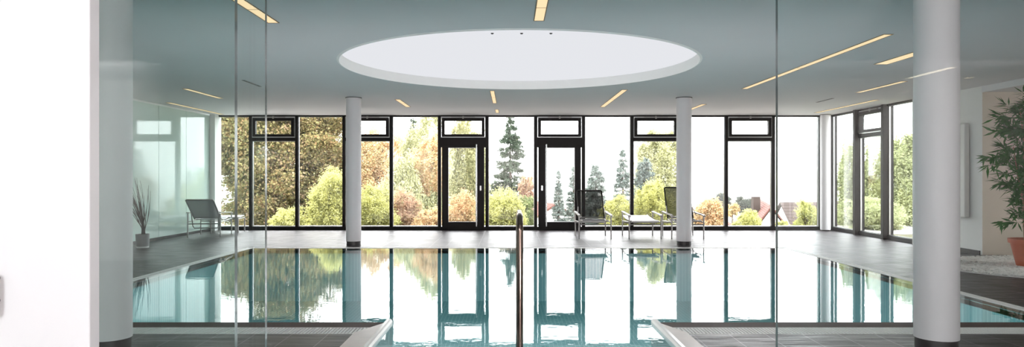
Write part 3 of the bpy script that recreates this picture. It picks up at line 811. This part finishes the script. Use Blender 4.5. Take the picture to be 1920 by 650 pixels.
def leafy(name, label, cat, px, Y, topy, hw, base_px, mat, n=6000, leaf=.12, depth=None, clumps=60, seed=1, droop=0.0, trunk=True, group=TG, flat=.9):
    """a broadleaf tree or shrub whose crown spans px-hw..px+hw and topy..base_px as seen at depth Y"""
    g = np.random.default_rng(seed)
    c = at(px, (topy + base_px) / 2, Y); rz = abs(base_px - topy) / 2 / F * Y; rx = hw / F * Y; ry = depth or rx
    zb = terrain_z(c.x, Y) if Y > 17.6 else -.12
    zb = min(zb, c.z - rz * .6)
    t = tag(empty(name, (c.x, Y, zb)), label, cat, group)
    n = int(n * 4.2); leaf *= .62; u = unit(g.normal(size=(clumps, 3))); rad = g.uniform(.35, 1.0, (clumps, 1)) ** .6
    clumps = clumps * 3; u = unit(g.normal(size=(clumps, 3))); rad = g.uniform(.2, 1.0, (clumps, 1)) ** .5
    lump = 1 + .16 * np.sin(u[:, :1] * 4 + seed) * np.cos(u[:, 2:] * 5 + seed * 2)
    cc = u * rad * lump * np.array([rx, ry, rz]) * .92
    cr = np.array([rx, ry, rz * flat]) * g.uniform(.08, .24, (clumps, 1))
    idx = g.integers(0, clumps, n)
    d = unit(g.normal(size=(n, 3))); rr_ = g.uniform(0, 1.25, (n, 1)) ** .7
    rr_[g.uniform(0, 1, n) < .14] *= 1.7
    P = cc[idx] + d * rr_ * cr[idx]
    if droop: P[:, 2] -= np.abs(g.normal(size=n)) * droop
    P[:, 2] += c.z - zb
    P = P[P[:, 2] > .02]; n = len(P)
    D_ = unit(g.normal(size=(n, 3)) * np.array([1, 1, .7]) + np.array([0, 0, -.4 - (1.2 if droop else 0)]))
    Nn = unit(np.cross(D_, g.normal(size=(n, 3))))
    ln = leaf * g.uniform(.7, 1.35, n)
    quads_object('foliage', leaf_cloud(P, D_, Nn, ln, ln * (.2 if droop else .34)), mat, t)
    if trunk:
        tr = MB(); h = c.z - zb; r0 = max(.03, min(.16, rx * .07))
        tr.tube([(0, 0, -.3), (.03, 0, h * .5), (0, .02, h), (.02, 0, h + rz * .6)], [r0, r0 * .85, r0 * .6, r0 * .2], 8)
        for k in range(9):
            i = int(g.integers(0, clumps)); e = cc[i]
            tr.tube([(.02, 0, max(.1, h * g.uniform(.4, 1.0))), (e[0] * .5, e[1] * .5, h + e[2] * .6 - .1), (e[0], e[1], max(.1, h + e[2]))], [r0 * .5, r0 * .35, r0 * .12], 6)
        tr.build('trunk', M['bark'], t)
    return t

def conifer(name, label, px, Y, topy, hw, base_px, mat, n=7000, seed=1, needle=.22, power=.85, sparse=.0, group=TG):
    g = np.random.default_rng(seed)
    tp = at(px, topy, Y); bp = at(px, base_px, Y); R_ = hw / F * Y
    zb = min(terrain_z(tp.x, Y), bp.z - .2)
    t = tag(empty(name, (tp.x, Y, zb)), label, 'tree', group)
    H_ = tp.z - zb; cb = bp.z - zb
    n = int(n * 2.4); needle *= .72; nb = 170; th = np.sort(g.uniform(0, 1, nb)); lev = np.round(th * 17) / 17 + g.normal(size=nb) * .012
    lev = np.clip(lev, 0, .985)
    az = g.uniform(0, 2 * PI, nb); L_ = R_ * (1 - lev) ** power * g.uniform(.72, 1.12, nb) + .06 * R_
    idx = g.choice(nb, n, p=L_ / L_.sum()); s = g.uniform(.08, 1, n) ** .8
    l = L_[idx] * s; zz = cb + lev[idx] * (H_ - cb) - l * (.25 + .1 * np.sin(idx)) + .18 * l * s
    side = g.normal(size=n) * .16 * L_[idx] * (1.15 - s)
    ca, sa = np.cos(az[idx]), np.sin(az[idx])
    P = np.stack([ca * l - sa * side, sa * l + ca * side, zz + g.normal(size=n) * .03 * R_], 1)
    D_ = unit(np.stack([ca, sa, np.full(n, -.35)], 1) * .9 + g.normal(size=(n, 3)) * .55)
    Nn = unit(np.cross(D_, g.normal(size=(n, 3)) * .5 + np.array([0, 0, 1])))
    ln = needle * g.uniform(.7, 1.3, n)
    lead = np.stack([g.normal(size=200) * .02, g.normal(size=200) * .02, H_ - g.uniform(0, .06 * H_, 200)], 1)
    P = np.concatenate([P, lead]); D_ = np.concatenate([D_, unit(g.normal(size=(200, 3)) + np.array([0, 0, 1.]))]); Nn = np.concatenate([Nn, unit(g.normal(size=(200, 3)))]); ln = np.concatenate([ln, np.full(200, needle * .5)])
    quads_object('foliage', leaf_cloud(P, D_, Nn, ln, ln * .14), mat, t)
    tr = MB(); tr.tube([(0, 0, -.3), (0, 0, H_ * .5), (0, 0, H_ * .98)], [.05 * H_ ** .5, .03 * H_ ** .5, .008], 8)
    for k in range(0, nb, 2):
        z0 = cb + lev[k] * (H_ - cb); e = L_[k] * .85
        tr.tube([(0, 0, z0), (math.cos(az[k]) * e, math.sin(az[k]) * e, z0 - e * .12)], [.018, .005], 4)
    tr.build('trunk', M['bark'], t)
    return t

SG = 'shrubs outside the windows'
leafy('chestnut_tree', 'huge brown and gold chestnut tree filling the bays beside the mint wall', 'tree', 528, 38, 122, 142, 480, LM['chestnut'], 44000, .215, 3.6, 150, 1, flat=.45)
leafy('leafy_shrub', 'low yellow green shrub at the foot of the chestnut', 'shrub', 545, 21, 385, 42, 455, LM['yellow'], 4500, .075, None, 40, 2, group=SG)
leafy('leafy_shrub', 'broad yellow green bush on the chestnut side of the far column', 'shrub', 618, 22, 312, 44, 462, LM['yellow'], 9000, .085, None, 60, 3, group=SG)
leafy('leafy_shrub', 'yellow green bush seen just past the chair-free far column', 'shrub', 697, 23, 338, 48, 462, LM['yellow'], 9000, .085, None, 60, 4, group=SG)
leafy('maple_tree', 'thin orange tree rising above the yellow bush by the far column', 'tree', 716, 38, 238, 58, 420, LM['orange'], 11000, .16, None, 55, 5)
conifer('fir_tree', 'slender fir tip poking above the orange and yellow trees', 775, 53, 222, 34, 420, LM['fir'], 6000, 6, .3)
leafy('willow_tree', 'pale yellow drooping willow in the bay next to the birch door', 'tree', 800, 36, 206, 52, 440, LM['pale'], 13000, .22, None, 50, 7, droop=.35)
leafy('willow_tree', 'shorter yellow willow in front of the russet shrubs', 'tree', 752, 30, 278, 40, 440, LM['pale'], 9000, .2, None, 45, 8, droop=.3)
leafy('maple_tree', 'orange crowned tree between willow and glazed door', 'tree', 806, 31, 246, 42, 372, LM['orange'], 4200, .13, None, 40, 9, trunk=False)
leafy('russet_shrub', 'russet red shrub below the willow', 'shrub', 762, 24, 352, 34, 470, LM['russet'], 6000, .085, None, 50, 10, group=SG)
leafy('russet_shrub', 'orange pink shrub in the bay against the birch door frame', 'shrub', 806, 22.5, 388, 34, 470, LM['orange'], 5000, .08, None, 50, 11, group=SG)
leafy('birch_tree', 'pale green birch hanging behind the glazed door', 'tree', 876, 46, 200, 46, 440, LM['birch'], 14000, .22, None, 55, 12, droop=.45)
leafy('russet_shrub', 'orange shrub low behind the birch door pane', 'shrub', 868, 24, 352, 30, 470, LM['orange'], 5500, .08, None, 50, 13, group=SG)
conifer('fir_tree', 'tall dark layered fir between the two doors', 957, 40, 214, 46, 430, LM['fir'], 11000, 14, .26, .7)
leafy('leafy_shrub', 'golden yellow shrub beneath the tall fir', 'shrub', 945, 23, 345, 42, 470, LM['yellow'], 8000, .085, None, 60, 15, group=SG)
leafy('russet_shrub', 'pinkish shrub beside the tall fir and the second door', 'shrub', 988, 30, 322, 18, 400, LM['russet'], 2500, .1, None, 30, 16, group=SG)
leafy('leafy_shrub', 'small dark green bush tucked beside the golden shrub', 'shrub', 990, 26, 362, 18, 450, LM['green'], 3000, .09, None, 30, 17, group=SG)
conifer('fir_tree', 'narrow young fir in the pane of the second door', 1047, 38, 320, 14, 425, LM['bluefir'], 3500, 18, .18)
conifer('fir_tree', 'young fir at the hinge side of the second door pane', 1075, 42, 312, 19, 430, LM['bluefir'], 4000, 19, .2)
conifer('fir_tree', 'bushy rounded fir above the upright black chair', 1117, 35, 310, 31, 440, LM['bluefir'], 6500, 20, .24, .55)
conifer('fir_tree', 'tall spruce just beside the mullion of the birch vent bay', 1168, 40, 280, 27, 440, LM['bluefir'], 6500, 21, .24)
leafy('leafy_shrub', 'yellow green shrub between the upright chair and the flat chair', 'shrub', 1154, 22, 362, 34, 470, LM['yellow'], 5500, .08, None, 45, 22, group=SG)
leafy('birch_tree', 'tall yellow green birch behind the column with the black chair', 'tree', 1236, 32, 218, 52, 430, LM['pale'], 9000, .14, None, 60, 23)
conifer('spruce_tree', 'round grey blue spruce in front of the yellow birch', 1209, 27, 296, 25, 400, LM['bluefir'], 5500, 24, .17, .45)
leafy('leafy_shrub', 'wide yellow green shrub behind the flat armchair', 'shrub', 1226, 22, 335, 46, 470, LM['yellow'], 9000, .08, None, 60, 25, group=SG)
leafy('leafy_shrub', 'orange autumn bush past the column with the black chair', 'shrub', 1328, 27, 368, 34, 460, LM['orange'], 5000, .1, None, 45, 26, group=SG)
leafy('leafy_shrub', 'pale yellow bush below the chimney of the salmon roof', 'shrub', 1400, 30, 388, 30, 465, LM['yellow'], 4000, .085, None, 40, 27, group=SG)
leafy('leafy_shrub', 'small golden tree standing alone in the vent bay before the salmon roof', 'shrub', 1374, 60, 380, 12, 405, LM['orange'], 1500, .2, None, 25, 28, group=SG)
leafy('broadleaf_tree', 'hazy green tree far behind beside the salmon roof chimney', 'tree', 1396, 110, 369, 20, 402, LM['far'], 2500, .4, None, 30, 29)
leafy('broadleaf_tree', 'hazy distant green tree behind the orange bush', 'tree', 1352, 130, 364, 22, 400, LM['far'], 2500, .45, None, 30, 30)
leafy('leafy_shrub', 'yellow green bush in front of the brown roof by the corner', 'shrub', 1512, 25, 374, 26, 455, LM['yellow'], 3800, .085, None, 40, 31, group=SG)
leafy('leafy_shrub', 'loose low bush at the gable foot of the salmon roofed house', 'shrub', 1462, 26, 412, 24, 460, LM['yellow'], 2200, .08, None, 30, 32, group=SG)
leafy('broadleaf_tree', 'pale thin tree outside the side bay nearest the corner', 'tree', 1592, 24, 262, 26, 452, LM['side'], 3500, .12, None, 40, 33)
leafy('broadleaf_tree', 'light green tree outside the side bay with the vent', 'tree', 1640, 23, 245, 32, 445, LM['side'], 5500, .12, None, 50, 34)
leafy('broadleaf_tree', 'fuller green tree outside the side bay by the white wall', 'tree', 1702, 22, 232, 40, 440, LM['side'], 7500, .12, None, 55, 35)
leafy('leafy_shrub', 'low yellow bush on the ground outside the side windows', 'shrub', 1632, 19.5, 368, 62, 442, LM['side'], 8000, .085, 1.2, 60, 36, group=SG)

# houses
def house(name, label, gable, back, half, eave, zb, roof, extra=None):
    """gable apex point, far ridge end point, half width of the gable, eave drop, ground z"""
    a, b_ = Vector(gable), Vector(back); d = Vector((b_.x - a.x, b_.y - a.y, 0)).normalized(); s_ = Vector((d.y, -d.x, 0))
    t = tag(empty(name, (a.x, a.y, zb)), label, 'house', 'houses in the valley')
    def lv(p): return Vector(p) - Vector((a.x, a.y, zb))
    L_ = (Vector((b_.x, b_.y, 0)) - Vector((a.x, a.y, 0))).length; za = a.z
    def P(u, v_, z): return lv((a.x + d.x * u + s_.x * v_, a.y + d.y * u + s_.y * v_, z))
    w_ = MB(); h2 = half * .93; ze = za - eave
    v = [P(.3, -h2, zb), P(.3, h2, zb), P(.3, h2, ze), P(.3, 0, za - .12), P(.3, -h2, ze)] + [P(L_ - .3, -h2, zb), P(L_ - .3, h2, zb), P(L_ - .3, h2, ze), P(L_ - .3, 0, za - .12), P(L_ - .3, -h2, ze)]
    w_.add(v, [(0, 1, 2, 3, 4), (9, 8, 7, 6, 5), (0, 5, 6, 1), (1, 6, 7, 2), (0, 4, 9, 5), (2, 7, 8, 3), (3, 8, 9, 4)])
    w_.build('wall', M['render'], t)
    r = MB(); th = .14
    for sg in (-1, 1):
        e = eave * 1.05; q = [P(0, 0, za), P(L_, 0, za), P(L_, sg * half * 1.05, za - e), P(0, sg * half * 1.05, za - e)]
        q += [x + Vector((0, 0, th)) for x in q]
        r.add(q, [(0, 1, 2, 3), (4, 7, 6, 5), (0, 4, 5, 1), (1, 5, 6, 2), (2, 6, 7, 3), (3, 7, 4, 0)])
    rows = 16
    for sg in (-1, 1):
        for k in range(1, rows):
            f0 = k / rows; p0 = P(0, sg * half * 1.05 * f0, za - eave * 1.05 * f0 + th); p1 = P(L_, sg * half * 1.05 * f0, za - eave * 1.05 * f0 + th)
            r.tube([p0, p1], .035, 5)
    r.build('roof', roof, t)
    wn_ = MB()
    for vx_ in (-.45, .45):
        f_ = MB(); c = P(.26, vx_ * half, za - eave * 1.35)
        e1 = s_ * .4; up = Vector((0, 0, .55)); nn = d * -.06
        q = [c - e1 - up, c + e1 - up, c + e1 + up, c - e1 + up]; q += [x + nn for x in q]
        f_.add(q, [(0, 1, 2, 3), (4, 7, 6, 5), (0, 4, 5, 1), (1, 5, 6, 2), (2, 6, 7, 3), (3, 7, 4, 0)]); f_.build('window', M['dark_glass'], t)
    return t, P, L_
t1, P1, _ = house('house', 'white gabled house with salmon roof and chimney below the windows', at(1447, 389, 50), at(1426, 375, 64), 1.55 * .9, 1.9, -6.5, M['roof'])
cpt = at(1417, 385, 57) - Vector(t1.location)
MB().box(cpt.x - .28, cpt.x + .28, cpt.y - .28, cpt.y + .28, cpt.z - 1.5, cpt.z + .72).build('chimney', M['timber'], t1)
house('house', 'long brown roofed house beside the salmon roof', at(1462, 381, 78), at(1600, 381, 78.5), 5.5, 5.0, -12, M['roof_brown'])
t3, P3, L3 = house('house', 'red roofed house with timber balcony seen through the second door', at(1043, 384, 58), at(1004, 352, 63), 2.6, 1.6, -7, M['roof'])
bal = MB(); bal.box(-2.0, .8, -.9, -.8, 2.6, 3.4); bal.box(-2.0, .8, -.9, .4, 2.55, 2.65)
bal.build('balcony', M['timber'], t3)
house('house', 'small dark red roof low behind the orange bush', at(1376, 425, 45), at(1352, 404, 52), 1.6, 1.6, -6, M['roof'])

# morning haze over the valley
m, t, out, N, L = nt('valley_haze')
vs_ = N('ShaderNodeVolumeScatter'); vs_.inputs['Density'].default_value = .0011; vs_.inputs['Color'].default_value = (.97, .985, 1, 1); vs_.inputs['Anisotropy'].default_value = .2
L(vs_.outputs[0], out.inputs['Volume'])
hz = MB().box(-1500, 1500, 72, 2700, -80, 60).build('haze', m)
tag(hz, 'thin white morning haze filling the valley beyond the garden', 'haze', kind='stuff')
